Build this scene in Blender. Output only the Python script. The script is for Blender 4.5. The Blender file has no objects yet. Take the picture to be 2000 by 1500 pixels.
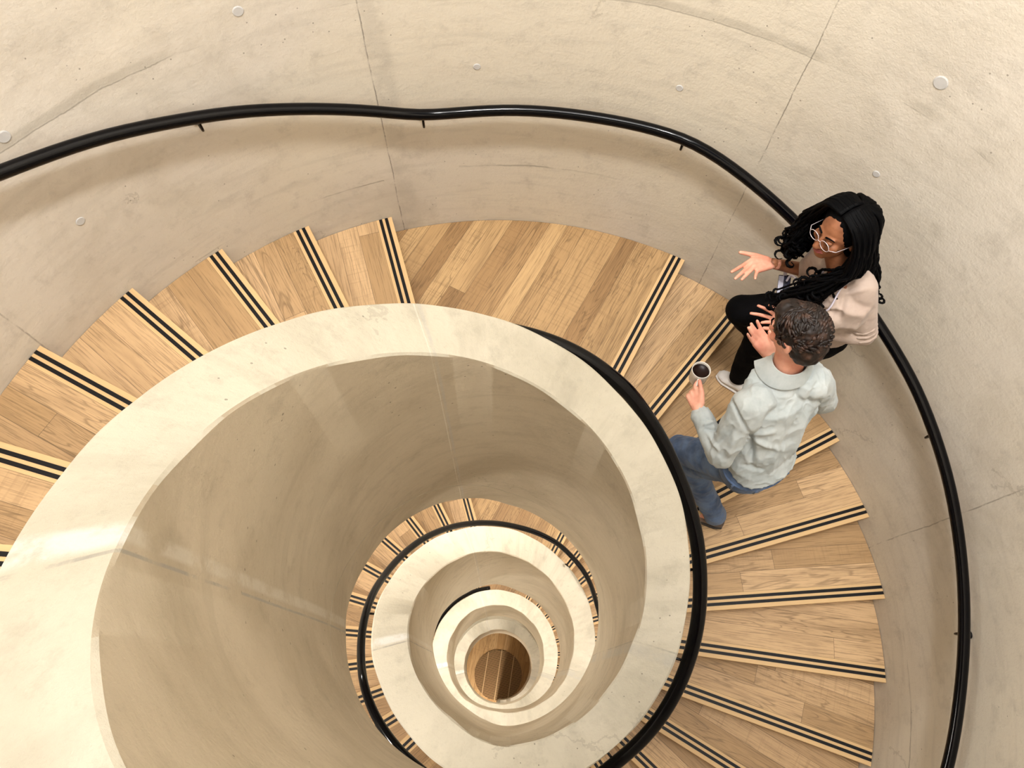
import bpy, bmesh, math, random
from mathutils import Vector, Matrix, noise as mnoise
PI = math.pi; T = 2*PI
SC = bpy.context.scene
COL = SC.collection
# ---------------------------------------------------------------- camera
cam_d = bpy.data.cameras.new('camera'); cam = bpy.data.objects.new('camera', cam_d); COL.objects.link(cam)
cam_d.sensor_width = 36.0; cam_d.lens = 1383.84/2000*36; cam_d.clip_start = 0.05; cam_d.clip_end = 100
R_ = ((0.99989610, -0.00565047, -0.01326189), (0.0, 0.91997676, -0.39197291), (0.01441547, 0.39193218, 0.91988117))
cam.matrix_world = Matrix.Translation((0.00892248, -0.32509463, 3.6008678)) @ Matrix(R_).to_4x4()
SC.camera = cam
# ---------------------------------------------------------------- world, lamps, exposure
w = bpy.data.worlds.new('world'); SC.world = w; w.use_nodes = True
bgn = w.node_tree.nodes['Background']; bgn.inputs[0].default_value = (1.0, 0.985, 0.965, 1); bgn.inputs[1].default_value = 0.24
def area(name, loc, power, size, target, col=(1, .95, .89)):
    l = bpy.data.lights.new(name, 'AREA'); l.energy = power; l.shape = 'DISK'; l.size = size; l.color = col
    o = bpy.data.objects.new(name, l); COL.objects.link(o); o.location = loc
    o.rotation_euler = (Vector(target)-Vector(loc)).to_track_quat('-Z', 'Y').to_euler(); return o
# track spots under the top ceiling, turned out to wash the curved wall and the steps
for k in range(8):
    a = math.radians(20+45*k); r = .95
    l = bpy.data.lights.new('track_spot', 'SPOT'); l.energy = 235 if math.sin(a) > .3 else 180; l.color = (1, .96, .915)
    l.spot_size = math.radians(84); l.spot_blend = .35; l.shadow_soft_size = .16
    o = bpy.data.objects.new('track_spot', l); COL.objects.link(o); o.location = (r*math.cos(a), r*math.sin(a), 5.2)
    o.rotation_euler = (Vector((math.cos(a)*math.sin(.72), math.sin(a)*math.sin(.72), -math.cos(.72)))).to_track_quat('-Z', 'Y').to_euler()
sun = bpy.data.lights.new('top_fill_sun', 'SUN'); sun.energy = 1.45; sun.angle = math.radians(35); sun.color = (1, .98, .95)  # added overhead fill, brightens level tops against the upright faces
so = bpy.data.objects.new('top_fill_sun', sun); COL.objects.link(so); so.location = (0, 0, 9); so.rotation_euler = (math.radians(4), math.radians(-5), 0)
SC.view_settings.view_transform = 'Standard'; SC.view_settings.look = 'None'
SC.view_settings.gamma = 1.0; SC.view_settings.use_curve_mapping = False; SC.view_settings.exposure = 0.44
# ---------------------------------------------------------------- measures of the stair
RIN, ROUT, RW = 0.5640, 0.7413, 2.3026
D, L, TH0, H = 0.20137, 0.78254, 1.07382, 0.15
DROP = [22.0, 22.0, 22.566, 23.711, 23.711]
CUM = [-22.0, 0, 22.0, 44.566, 68.277, 91.99]       # risers descended at s = -T,0,T,2T,3T,4T
X2 = (0.0991, 0.0078)
def lerp(x, xs, ys):
    if x <= xs[0]: return ys[0]
    for i in range(1, len(xs)):
        if x <= xs[i]:
            f = (x-xs[i-1])/(xs[i]-xs[i-1]); return ys[i-1]*(1-f)+ys[i]*f
    return ys[-1]
def sst(x): x = min(max(x, 0), 1); return x*x*(3-2*x)
def offs(s):
    f = sst(s-2.3)*(1-sst(s-2.3-T)); return X2[0]*f, X2[1]*f
def P(r, s, z):
    ox, oy = offs(s); return Vector((ox+r*math.cos(TH0-s), oy+r*math.sin(TH0-s), z))
ZT = [3.12, 3.06, 3.02, 2.98, 2.906, 2.816, 2.768, 2.719, 2.633, 2.52, 2.397, 2.271, 2.139, 2.006, 1.878, 1.755, 1.631, 1.504, 1.377, 1.246, 1.104, 0.951, 0.799, 0.655, 0.513, 0.388, 0.298, 0.24, 0.194, 0.143, 0.096, 0.045, -0.013, -0.068, -0.156, -0.317, -0.545, -0.796, -1.036, -1.278, -1.527, -1.786, -2.06, -2.324, -2.557, -2.765, -2.952, -3.116, -3.256, -3.381, -3.501, -3.611, -3.715, -3.817, -3.913, -4.008, -4.103, -4.197, -4.292, -4.393, -4.496, -4.604, -4.717, -4.834, -4.957, -5.085, -5.218, -5.356, -5.498, -5.65, -5.807, -5.965, -6.125, -6.286, -6.447, -6.608, -6.77, -6.932, -7.096, -7.259, -7.423, -7.587, -7.752, -7.917, -8.082, -8.247, -8.41, -8.574, -8.736, -8.895, -9.052, -9.206, -9.356, -9.501, -9.643, -9.783, -9.921, -10.057, -10.193, -10.327, -10.461, -10.594, -10.725, -10.859, -10.997, -11.143, -11.3, -11.472, -11.661]
def zt(s):
    return zt0(s)+.04*sst((s-3.4)/1.6)*sst((7.6-s)/1.4)
def zt0(s):
    x = (s+4.5)/.25; i = int(math.floor(x)); i = min(max(i, 0), len(ZT)-2); f = x-i
    a = ZT[max(i-1, 0)]; b = ZT[i]; c = ZT[i+1]; d = ZT[min(i+2, len(ZT)-1)]
    return .5*(2*b+(c-a)*f+(2*a-5*b+4*c-d)*f*f+(-a+3*b-3*c+d)*f**3)
BS = [-3.325, -2.96, -2.73, -2.5, -2.346, -2.19, -1.995, -1.811, -1.548, -1.292, -1.044, -.671, -.429, -.063, .24, .533, .776, .951, 2.958]
BZ = [1.352, 1.209, 1.092, .961, .872, .808, .688, .568, .441, .307, .189, -.002, -.167, -.305, -.40, -.475, -.551, -.682, -1.948]
FLOOR_Z = -12.3
def loop_of(s):
    """storey index and angle past its landing edge, in [-3.325, 2.958)"""
    k = math.floor((s+3.325)/T); return k, s-k*T
def base0(k):
    k = max(min(k, 4), -1); return -CUM[k+1]*.15
def zb(s):
    k, u = loop_of(s); a = lerp(u, BS, BZ)
    if 2.958 <= s <= 9.24:      # the second turn's lower edge dips further
        return lerp(s, [2.958, 3.5, 4.11, 4.53, 5.03, 5.54, 5.93, 6.58, 7.3, 9.24], [-1.90, -1.72, -1.72, -2.15, -2.86, -3.36, -3.98, -4.6, -4.95, -5.30])
    sc = 1.0
    if k >= 1: sc = DROP[k+1 if k < 4 else 4]/22.0 if u > 0 else DROP[k]/22.0
    return base0(k)+a*sc
def zslab(s):
    """line through the nosing edges"""
    k = math.floor((s+L)/T); u = s-k*T; n = DROP[min(max(k, -1)+1, 4)]; hh = n*.15/22
    m = 10*D; L2 = T-L-20*D
    if u < 0: d = -1*(-u)/L
    elif u < m: d = u/D
    elif u < m+L2: d = 10+(u-m)/L2
    else: d = 11+(u-m-L2)/D
    return base0(k)-d*hh
# ---------------------------------------------------------------- helpers
def attach(o, parent):
    """parts are modelled where they stand; the thing's Empty sits at its base"""
    if parent is None: return
    o.parent = parent
    if parent.parent is None and parent.type == 'EMPTY': o.matrix_parent_inverse = Matrix.Translation(-parent.location)
def link(name, me, mat=None, parent=None, kind=None):
    o = bpy.data.objects.new(name, me); COL.objects.link(o)
    if mat is not None:
        for m in (mat if isinstance(mat, (list, tuple)) else [mat]): me.materials.append(m)
    attach(o, parent)
    if kind: o['kind'] = kind
    return o
def tag(o, label=None, cat=None, group=None, kind=None):
    if label: o['label'] = label
    if cat: o['category'] = cat
    if group: o['group'] = group
    if kind: o['kind'] = kind
    return o
def empty(name, loc, label, cat, group=None):
    o = bpy.data.objects.new(name, None); COL.objects.link(o); o.location = loc; o.empty_display_size = .1
    return tag(o, label, cat, group)
def mesh(name, verts, faces, smooth=False, mi=None):
    me = bpy.data.meshes.new(name); me.from_pydata([tuple(v) for v in verts], [], faces)
    bm = bmesh.new(); bm.from_mesh(me); bmesh.ops.recalc_face_normals(bm, faces=bm.faces); bm.to_mesh(me); bm.free()
    if mi: 
        for p, i in zip(me.polygons, mi): p.material_index = i
    if smooth:
        for p in me.polygons: p.use_smooth = True
    return me
def sweep(rings, closed_profile=True, caps=True):
    """list of rings (each list of Vectors, same length) -> verts, faces"""
    n = len(rings[0]); v = [p for r in rings for p in r]; f = []
    for i in range(len(rings)-1):
        for j in range(n if closed_profile else n-1):
            a = i*n+j; b = i*n+(j+1) % n; f.append((a, b, b+n, a+n))
    if caps and closed_profile:
        f.append(tuple(range(n-1, -1, -1))); f.append(tuple((len(rings)-1)*n+j for j in range(n)))
    return v, f
def tube(name, pts, rad, seg=14, mat=None, parent=None):
    """round bar along pts; rad a number or a list"""
    rings = []; prev = None; N = len(pts)
    for i, p in enumerate(pts):
        t = (pts[min(i+1, N-1)]-pts[max(i-1, 0)]).normalized()
        if prev is None:
            a = Vector((0, 0, 1)) if abs(t.z) < .9 else Vector((1, 0, 0)); u = t.cross(a).normalized()
        else: u = (prev-t*prev.dot(t)).normalized()
        prev = u; w_ = t.cross(u); r = rad[i] if isinstance(rad, (list, tuple)) else rad
        rings.append([p+(u*math.cos(q*T/seg)+w_*math.sin(q*T/seg))*r for q in range(seg)])
    v, f = sweep(rings); me = mesh(name, v, f, True)
    return link(name, me, mat, parent)
def smooth_pts(pts, n=8):
    out = []
    for i in range(len(pts)-1):
        a = pts[max(i-1, 0)]; b = pts[i]; c = pts[i+1]; d = pts[min(i+2, len(pts)-1)]
        for k in range(n):
            f = k/n; out.append(.5*(2*b+(c-a)*f+(2*a-5*b+4*c-d)*f*f+(-a+3*b-3*c+d)*f**3))
    return out+[pts[-1]]
# ---------------------------------------------------------------- materials
class NT:
    def __init__(s, name, rough=.6, spec=.5, metal=0):
        s.m = bpy.data.materials.new(name); s.m.use_nodes = True; s.t = s.m.node_tree; s.n = s.t.nodes
        s.b = s.n['Principled BSDF']; s.b.inputs['Roughness'].default_value = rough
        s.b.inputs['Specular IOR Level'].default_value = spec; s.b.inputs['Metallic'].default_value = metal
    def new(s, typ, **k):
        n = s.n.new(typ)
        for a, v in k.items(): setattr(n, a, v)
        return n
    def ln(s, a, b): s.t.links.new(a, b)
    def set(s, sock, v):
        if isinstance(v, bpy.types.NodeSocket): s.ln(v, sock)
        else: sock.default_value = v
    def mt(s, op, a, b=0, c=0, clamp=False):
        n = s.new('ShaderNodeMath', operation=op, use_clamp=clamp); s.set(n.inputs[0], a); s.set(n.inputs[1], b); s.set(n.inputs[2], c); return n.outputs[0]
    def mix(s, f, a, b, blend='MIX'):
        n = s.new('ShaderNodeMix', data_type='RGBA', blend_type=blend); s.set(n.inputs[0], f); s.set(n.inputs[6], a); s.set(n.inputs[7], b); return n.outputs[2]
    def noise(s, vec, scale, detail=4, rough=.55, dist=0, col=False):
        n = s.new('ShaderNodeTexNoise'); s.set(n.inputs['Vector'], vec); n.inputs['Scale'].default_value = scale
        n.inputs['Detail'].default_value = detail; n.inputs['Roughness'].default_value = rough; n.inputs['Distortion'].default_value = dist
        return n.outputs['Color' if col else 'Fac']
    def obj(s): return s.new('ShaderNodeTexCoord').outputs['Object']
    def sep(s, v):
        n = s.new('ShaderNodeSeparateXYZ'); s.ln(v, n.inputs[0]); return n.outputs
    def comb(s, x, y, z):
        n = s.new('ShaderNodeCombineXYZ'); s.set(n.inputs[0], x); s.set(n.inputs[1], y); s.set(n.inputs[2], z); return n.outputs[0]
    def ramp(s, f, stops):
        n = s.new('ShaderNodeValToRGB'); s.ln(f, n.inputs[0]); e = n.color_ramp.elements
        while len(e) < len(stops): e.new(.5)
        for q, (p, c) in zip(e, stops): q.position = p; q.color = (*c, 1) if len(c) == 3 else c
        return n.outputs[0]
    def bump(s, h, strength=.3, dist=.01, normal=None):
        n = s.new('ShaderNodeBump'); s.ln(h, n.inputs['Height']); n.inputs['Strength'].default_value = strength; n.inputs['Distance'].default_value = dist
        if normal is not None: s.ln(normal, n.inputs['Normal'])
        return n.outputs[0]
    def step(s, x, a, b):
        n = s.new('ShaderNodeMapRange', interpolation_type='SMOOTHSTEP'); s.set(n.inputs[0], x); n.inputs[1].default_value = a; n.inputs[2].default_value = b; return n.outputs[0]
    def color(s, c): s.set(s.b.inputs['Base Color'], c)
    def normal(s, nn): s.ln(nn, s.b.inputs['Normal'])
def lin(r, g, b):
    f = lambda c: ((c/255+.055)/1.055)**2.4 if c > 10 else c/255/12.92
    return (f(r), f(g), f(b), 1)
def plain(name, c, rough=.6, spec=.5, metal=0, bumps=None):
    m = NT(name, rough, spec, metal)
    o = m.obj(); n = m.noise(o, 30, 3)
    c2 = tuple(x*.82 for x in c[:3])+(1,)
    m.color(m.mix(n, c, c2))
    if bumps: m.normal(m.bump(m.noise(o, bumps[0], 3), bumps[1], .004))
    return m.m
def concrete(name, base, dark, warm, seams, hlines, patches=(), rough_amt=1.0, along=None):
    """seams: list of s angles; hlines: list of (z, s0, s1); marks of the pours"""
    m = NT(name, .78, .25); o = m.obj(); x, y, z = m.sep(o)
    n1 = m.noise(o, 1.3, 6, .62, .6); n2 = m.noise(o, 9, 7, .7); n3 = m.noise(o, 60, 4, .7); n4 = m.noise(o, .55, 3, .5, .3)
    c = m.mix(m.step(n1, .38, .66), base, dark); c = m.mix(m.step(n4, .42, .66), c, warm)
    c = m.mix(m.mt('MULTIPLY', m.step(n2, .50, .74), .38), c, tuple(q*.72 for q in dark[:3])+(1,))
    c = m.mix(m.mt('MULTIPLY', m.step(n3, .55, .8), .16), c, (.2, .17, .13, 1))
    # trowel streaks that run level
    st = m.noise(m.comb(m.mt('MULTIPLY', x, 1.2), m.mt('MULTIPLY', y, 1.2), m.mt('MULTIPLY', z, 9)), 2.2, 5, .6)
    c = m.mix(m.mt('MULTIPLY', m.step(st, .48, .7), .22), c, tuple(q*.75 for q in dark[:3])+(1,))
    # pin holes
    vo = m.new('ShaderNodeTexVoronoi'); m.ln(o, vo.inputs['Vector']); vo.inputs['Scale'].default_value = 22
    hole = m.mt('MULTIPLY', m.mt('LESS_THAN', vo.outputs['Distance'], .075), m.mt('GREATER_THAN', m.noise(o, 3.1, 2), .56))
    c = m.mix(m.mt('MULTIPLY', hole, .55), c, (.10, .085, .065, 1))
    ang = m.mt('ARCTAN2', y, x); wob = m.mt('MULTIPLY', m.mt('SUBTRACT', m.noise(o, 3.5, 5, .65), .5), .012)
    hgt = m.mt('MULTIPLY', n3, .5)
    for s_, wd, colr, amt in seams:
        a = TH0-s_; a = (a+PI) % T-PI
        d = m.mt('ABSOLUTE', m.mt('ADD', m.mt('SUBTRACT', ang, a), wob))
        k = m.mt('SUBTRACT', 1, m.step(d, wd*.4, wd)); k = m.mt('MULTIPLY', k, m.step(m.noise(o, 7, 5, .7), .34, .56))
        c = m.mix(m.mt('MULTIPLY', k, amt), c, colr)
    for z_, s0, s1, wd, colr, amt in hlines:
        d = m.mt('ABSOLUTE', m.mt('ADD', m.mt('SUBTRACT', z, z_), m.mt('MULTIPLY', wob, 3.2)))
        k = m.mt('SUBTRACT', 1, m.step(d, wd*.3, wd)); k = m.mt('MULTIPLY', k, m.step(m.noise(o, 2.1, 4), .42, .6))
        a0 = TH0-s1; a1 = TH0-s0
        k = m.mt('MULTIPLY', k, m.mt('MULTIPLY', m.mt('GREATER_THAN', ang, a0), m.mt('LESS_THAN', ang, a1)))
        c = m.mix(m.mt('MULTIPLY', k, amt), c, colr)
    # hair cracks
    vc = m.new('ShaderNodeTexVoronoi', feature='DISTANCE_TO_EDGE'); 
    wv = m.new('ShaderNodeVectorMath', operation='ADD'); m.ln(o, wv.inputs[0])
    sc = m.new('ShaderNodeVectorMath', operation='SCALE'); m.ln(m.noise(o, 4, 5, .7, 0, True), sc.inputs[0]); sc.inputs['Scale'].default_value = .35
    m.ln(sc.outputs[0], wv.inputs[1]); m.ln(wv.outputs[0], vc.inputs['Vector']); vc.inputs['Scale'].default_value = .6
    cr = m.mt('MULTIPLY', m.mt('LESS_THAN', vc.outputs['Distance'], .004), m.mt('GREATER_THAN', m.noise(o, 1.1, 2), .58))
    c = m.mix(m.mt('MULTIPLY', cr, .22), c, (.22, .19, .15, 1))
    m.color(c)
    hb = m.mt('ADD', m.mt('MULTIPLY', n2, 1.2), m.mt('MULTIPLY', n3, .5)); hb = m.mt('SUBTRACT', hb, m.mt('MULTIPLY', hole, 1.5))
    m.normal(m.bump(hb, .45*rough_amt, .007))
    return m.m
def wood(name, a, b, dark, nosing=True, row=.118, length=1.7, rough=.5):
    """boards run along local x, rows along local y"""
    m = NT(name, rough, .35); o = m.obj(); x, y, z = m.sep(o)
    rnd = m.new('ShaderNodeObjectInfo').outputs['Random']; ro = m.mt('MULTIPLY', rnd, 37.0)
    yy = m.mt('SUBTRACT', y, .093) if nosing else y
    rf = m.mt('DIVIDE', yy, row); r0 = m.mt('FLOOR', rf); fr = m.mt('FRACT', rf)
    def wn(v, dim='3D'):
        n = m.new('ShaderNodeTexWhiteNoise', noise_dimensions='3D'); m.ln(v, n.inputs[0]); return n.outputs
    sh = wn(m.comb(r0, ro, 3.3))[0]
    cf = m.mt('ADD', m.mt('DIVIDE', x, length), m.mt('MULTIPLY', sh, 5)); c0 = m.mt('FLOOR', cf); cfr = m.mt('FRACT', cf)
    idn = wn(m.comb(r0, c0, ro)); bid = idn[0]
    off = m.mt('MULTIPLY', bid, 91.0)
    v1 = m.comb(m.mt('ADD', m.mt('MULTIPLY', x, .7), off), m.mt('MULTIPLY', y, 8.0), ro)
    n1 = m.noise(v1, 1.0, 3, .55, .8)
    rings = m.mt('ABSOLUTE', m.mt('SINE', m.mt('MULTIPLY', n1, m.mt('ADD', 25, m.mt('MULTIPLY', bid, 40)))))
    v2 = m.comb(m.mt('ADD', m.mt('MULTIPLY', x, 5), off), m.mt('MULTIPLY', y, 160), ro)
    n2 = m.noise(v2, 1.0, 4, .7)
    v3 = m.comb(m.mt('ADD', m.mt('MULTIPLY', x, 2.0), off), m.mt('MULTIPLY', y, 14), m.mt('ADD', ro, 7))
    n3 = m.noise(v3, 1.0, 4, .6)
    c = m.mix(m.step(bid, .1, .9), a, b); c = m.mix(m.mt('MULTIPLY', m.step(n3, .44, .72), .38), c, dark)
    stren = m.mt('MULTIPLY', m.mt('GREATER_THAN', m.mt('FRACT', m.mt('MULTIPLY', bid, 7.3)), .45), .46)
    ring = m.mt('MULTIPLY', m.mt('SUBTRACT', 1, m.step(rings, .0, .55)), stren)
    c = m.mix(ring, c, tuple(q*.55 for q in dark[:3])+(1,))
    c = m.mix(m.mt('MULTIPLY', m.step(n2, .47, .68), .55), c, tuple(q*.52 for q in dark[:3])+(1,))
    # saw marks across
    sw = m.mt('MULTIPLY', m.step(m.noise(m.comb(m.mt('MULTIPLY', x, 70), m.mt('MULTIPLY', y, 4), off), 1.0, 2), .5, .7), m.mt('MULTIPLY', m.mt('GREATER_THAN', m.mt('FRACT', m.mt('MULTIPLY', bid, 3.7)), .6), .24))
    c = m.mix(sw, c, dark)
    gap = m.mt('MAXIMUM', m.mt('LESS_THAN', m.mt('ABSOLUTE', m.mt('SUBTRACT', fr, .5)), -1), m.mt('GREATER_THAN', m.mt('ABSOLUTE', m.mt('SUBTRACT', fr, .5)), .5-.0012/row))
    gap = m.mt('MAXIMUM', gap, m.mt('GREATER_THAN', m.mt('ABSOLUTE', m.mt('SUBTRACT', cfr, .5)), .5-.0012/length))
    if nosing:
        isn = m.mt('LESS_THAN', y, .093)
        nc = m.mix(m.mt('MULTIPLY', n2, .5), lin(222, 188, 138), lin(180, 142, 96))
        c = m.mix(isn, c, nc)
        gap = m.mt('MULTIPLY', gap, m.mt('GREATER_THAN', y, .0925))
    c = m.mix(m.mt('MULTIPLY', gap, .7), c, (.09, .06, .035, 1))
    m.color(c)
    hb = m.mt('SUBTRACT', m.mt('MULTIPLY', m.mt('ADD', n2, ring), -.35), m.mt('MULTIPLY', gap, 1.5))
    m.normal(m.bump(hb, .3, .003))
    return m.m
# ================================================================ SETTING: walls, floor
M_wall = concrete('outer_concrete', lin(220, 214, 204), lin(203, 196, 184), lin(222, 215, 200),
    [(-.757, .0016, (.12, .10, .08, 1), .7), (-.735, .03, (.42, .39, .34, 1), .28), (.06, .0014, (.14, .12, .09, 1), .65), (.876, .0018, (.2, .17, .14, 1), .55), (-1.585, .002, (.2, .17, .14, 1), .55)],
    [(1.575, -1.9, .75, .028, (.36, .33, .27, 1), .42), (1.555, -1.9, .75, .004, (.16, .14, .11, 1), .45), (.47, -1.25, -.78, .006, (.2, .17, .13, 1), .6), (.495, -.60, -.15, .009, (.30, .27, .22, 1), .6), (-.645, .9, 1.6, .007, (.2, .17, .13, 1), .6)])
M_core = concrete('balustrade_concrete', lin(212, 205, 188), lin(188, 181, 163), lin(218, 211, 193),
    [(-.825, .012, lin(186, 184, 180), .4), (-.845, .004, lin(232, 228, 218), .5), (-2.27, .05, lin(224, 222, 216), .95), (-2.325, .008, lin(160, 155, 146), .8), (1.404, .05, lin(184, 180, 170), .6), (1.36, .006, lin(150, 146, 136), .6)],
    [], rough_amt=1.5)
M_face = concrete('shaded_well_concrete', lin(200, 187, 165), lin(178, 165, 143), lin(205, 194, 173),  # browner, darker mix puts the shade of the well face into its colour
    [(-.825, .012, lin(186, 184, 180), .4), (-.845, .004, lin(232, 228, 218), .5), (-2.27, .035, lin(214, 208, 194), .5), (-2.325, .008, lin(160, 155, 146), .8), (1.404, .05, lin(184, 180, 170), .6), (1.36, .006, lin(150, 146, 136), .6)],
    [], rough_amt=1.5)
M_floor = wood('ground_floor_boards', lin(206, 170, 122), lin(184, 146, 98), lin(150, 112, 70), nosing=False, row=.16, length=2.6)
WALLZ = [5.6, 4, 2.5, 1, 0, -1.3, -1.6, -1.9, -2.2, -2.5, -4, -4.6, -5.2, -5.8, -7, -9, FLOOR_Z-.1]
def wall_off(z): f = min(max((-1.3-z)/1.2, 0), 1)*(1-min(max((-4.6-z)/1.2, 0), 1)); return X2[0]*f, X2[1]*f
NS = 192; v = []; f = []
for z in WALLZ:
    ox, oy = wall_off(z)
    for rr in (RW, RW+.25):
        for j in range(NS): a = j*T/NS; v.append((ox+rr/math.cos(PI/NS)*math.cos(a), oy+rr/math.cos(PI/NS)*math.sin(a), z))
for i in range(len(WALLZ)-1):
    for q in (0, 1):
        for j in range(NS):
            a = i*2*NS+q*NS+j; b = i*2*NS+q*NS+(j+1) % NS; f.append((a, b, b+2*NS, a+2*NS))
for i in (0, len(WALLZ)-1):
    for j in range(NS):
        a = i*2*NS+j; b = i*2*NS+(j+1) % NS; f.append((a, b, b+NS, a+NS))
wall = link('wall_outer', mesh('wall_outer', v, f, True), M_wall, kind='structure')
wall['label'] = 'curved pale concrete wall around the spiral stair'
# filled formwork holes in the wall
M_plug = plain('plug_filler', lin(206, 206, 206), .8, .2)
for s, z, r in [(-.955, 1.638, .022), (-.548, 1.169, .017), (-.142, 1.192, .017), (.26, 1.70, .027), (-1.374, 1.102, .02), (-1.374, 1.6, .024), (.263, 1.212, .016)]:
    c = P(RW-.0015, s, z); n = -Vector((math.cos(TH0-s), math.sin(TH0-s), 0)); u = n.cross(Vector((0, 0, 1))); w_ = Vector((0, 0, 1))
    ring = [[c+(u*math.cos(q*T/20)+w_*math.sin(q*T/20))*r*k+n*d for q in range(20)] for k, d in ((1, -.004), (1, .0), (.85, .0015))]
    vv, ff = sweep(ring); link('formwork_plug', mesh('formwork_plug', vv, ff), M_plug, wall)
# floor
v = []; NSF = 96
ox, oy = 0, 0
for z in (FLOOR_Z, FLOOR_Z-.2):
    for j in range(NSF): a = j*T/NSF; v.append((ox+(RW+.2)*math.cos(a), oy+(RW+.2)*math.sin(a), z))
f = [tuple(range(NSF)), tuple(range(NSF, 2*NSF))]+[(j, (j+1) % NSF, NSF+(j+1) % NSF, NSF+j) for j in range(NSF)]
fl = link('floor', mesh('floor', v, f), M_floor, kind='structure')
# floor is turned so its boards run with the photo
fl.data.transform(Matrix.Rotation(math.radians(-80), 4, 'Z')); fl.rotation_euler = (0, 0, math.radians(80)); 
# ================================================================ central balustrade: one ribbon of concrete coiling down
S0, S1 = -3.95, 21.5
def core_ring(s):
    a = zt(s); b = zb(s); sl = zslab(s)
    r1, r2 = RIN, ROUT+.015*min(max((s-3.6)/.8, 0), 1)*min(max((9.6-s)/.6, 0), 1)
    if s > 19.6: b = b+(FLOOR_Z-b)*min((s-19.6)/.9, 1)
    wob = .002*math.sin(s*7.3)+.0015*math.sin(s*17.1)
    fold = b+.30
    lo = min(b, sl-.42)
    pr = [(r1+wob, a-.008), (r1+.006, a), (r2-.006, a), (r2-wob, a-.008), (r2, lo+.02), (r2-.02, lo), (r1+.012, b), (r1+.002, fold-.007), (r1+.013, fold), (r1, fold+.007), (r1, (a+fold)/2)]
    return [P(r, s, z) for r, z in pr]
n = 1100; rings = [core_ring(S0+(S1-S0)*i/n) for i in range(n+1)]
v, f = sweep(rings)
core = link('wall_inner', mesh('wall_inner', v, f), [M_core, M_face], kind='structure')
core['label'] = 'coiling pale concrete balustrade around the open stairwell'
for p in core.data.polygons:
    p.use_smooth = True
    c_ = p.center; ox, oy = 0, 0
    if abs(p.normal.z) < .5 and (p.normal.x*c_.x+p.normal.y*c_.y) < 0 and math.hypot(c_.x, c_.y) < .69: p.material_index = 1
core.data.set_sharp_from_angle(angle=math.radians(35))
ce = P((RIN+ROUT)/2, S1, 0); rr_ = (ROUT-RIN)/2
v, f = sweep([[Vector((ce.x+rr_*k*math.cos(q*T/32), ce.y+rr_*k*math.sin(q*T/32), z)) for q in range(32)] for z, k in ((FLOOR_Z, 1), (zt(S1)-.01, 1), (zt(S1), .93))])
link('rounded_end', mesh('rounded_end', v, f), M_core, core)
# slab under the steps
M_slab = plain('soffit_concrete', lin(205, 196, 176), .8, .2)
def slab_ring(s):
    t = zslab(s)-.15-.035; r2 = RW-.003
    return [P(ROUT+.004, s, t), P(r2, s, t), P(r2, s, t-.16), P(ROUT+.004, s, t-.16)]
for a, b in ((-3.9, 20.6),):
    n = 700; rings = [slab_ring(a+(b-a)*i/n) for i in range(n+1)]; v, f = sweep(rings)
    sl = link('stair_soffit', mesh('stair_soffit', v, f), M_slab, kind='structure')
# ================================================================ steps
M_tread = wood('oak_boards', lin(208, 174, 132), lin(178, 145, 104), lin(138, 110, 78))
M_treadL = wood('oak_landing_boards', lin(194, 160, 114), lin(158, 124, 84), lin(118, 90, 60), row=.105, length=4.0)
M_strip = plain('black_grip', (.0035, .0035, .005, 1), .5, .3)
M_riser = plain('riser_oak', lin(170, 130, 84), .5, .35)
def local(th): return Matrix.Rotation(th, 4, 'Z')
def step_part(flight, s, z, span, landing=False, hh=.15, name='step'):
    """front edge at angle s, top at z, reaching back (uphill) by span radians"""
    th = TH0-s; ox, oy = offs(s)
    loc = Vector((ox, oy, z)); 
    # outline in the frame of the front edge: x along it, y uphill
    yb = .03; r1, r2 = ROUT+.003, RW-.002
    def arc(r, a0, a1, k): return [Vector((r*math.cos(a0+(a1-a0)*i/k), r*math.sin(a0+(a1-a0)*i/k))) for i in range(k+1)]
    k = 4 if not landing else 16
    def back(r):   # angle where radius r meets the line parallel to the back radial, yb further uphill
        return span+math.asin(yb/r)
    o2 = arc(r2, 0, back(r2), k); o1 = arc(r1, 0, back(r1), k)
    tk = .034
    def ringz(zz): return [(p.x, p.y, zz) for p in o2]+[(p.x, p.y, zz) for p in reversed(o1)]
    top = ringz(0); 
    N_ = len(top); v = top+ringz(-tk); nk = len(o2)
    f = []
    for i in range(nk-1):
        a, b = i, i+1; c, d = N_-1-(i+1), N_-1-i
        f.append((a, b, c, d)); f.append((a+N_, b+N_, c+N_, d+N_))
    for i in range(N_): f.append((i, (i+1) % N_, N_+(i+1) % N_, N_+i))
    me = mesh('step', v, f)
    o = link(name, me, M_treadL if landing else M_tread, flight)
    o.matrix_local = Matrix.Translation(loc) @ local(th)
    # dark grip strips let into the nosing
    def box(x0, x1, y0, y1, z0, z1):
        return [(x0, y0, z0), (x1, y0, z0), (x1, y1, z0), (x0, y1, z0), (x0, y0, z1), (x1, y0, z1), (x1, y1, z1), (x0, y1, z1)], [(0, 1, 2, 3), (4, 5, 6, 7), (0, 1, 5, 4), (1, 2, 6, 5), (2, 3, 7, 6), (3, 0, 4, 7)]
    for y0 in (.024, .058):
        v, f = box(r1+.002, math.sqrt(r2**2-(y0+.018)**2)-.002, y0, y0+.018, -.004, .0025)
        g = link('grip_strip', mesh('grip_strip', v, f), M_strip, o)
    v, f = box(r1, math.sqrt(r2**2-.05**2), .028, .045, -hh-.002, -tk+.001)
    link('riser', mesh('riser', v, f), M_riser, o)
    return o
FL = []
def flight(label, s, z, tagname='stair flight', name='stair_flight'):
    e = empty(name, (0, 0, 0), label, tagname, 'oak stair landings' if tagname == 'landing' else 'oak stair flights'); FL.append(e); return e
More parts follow.
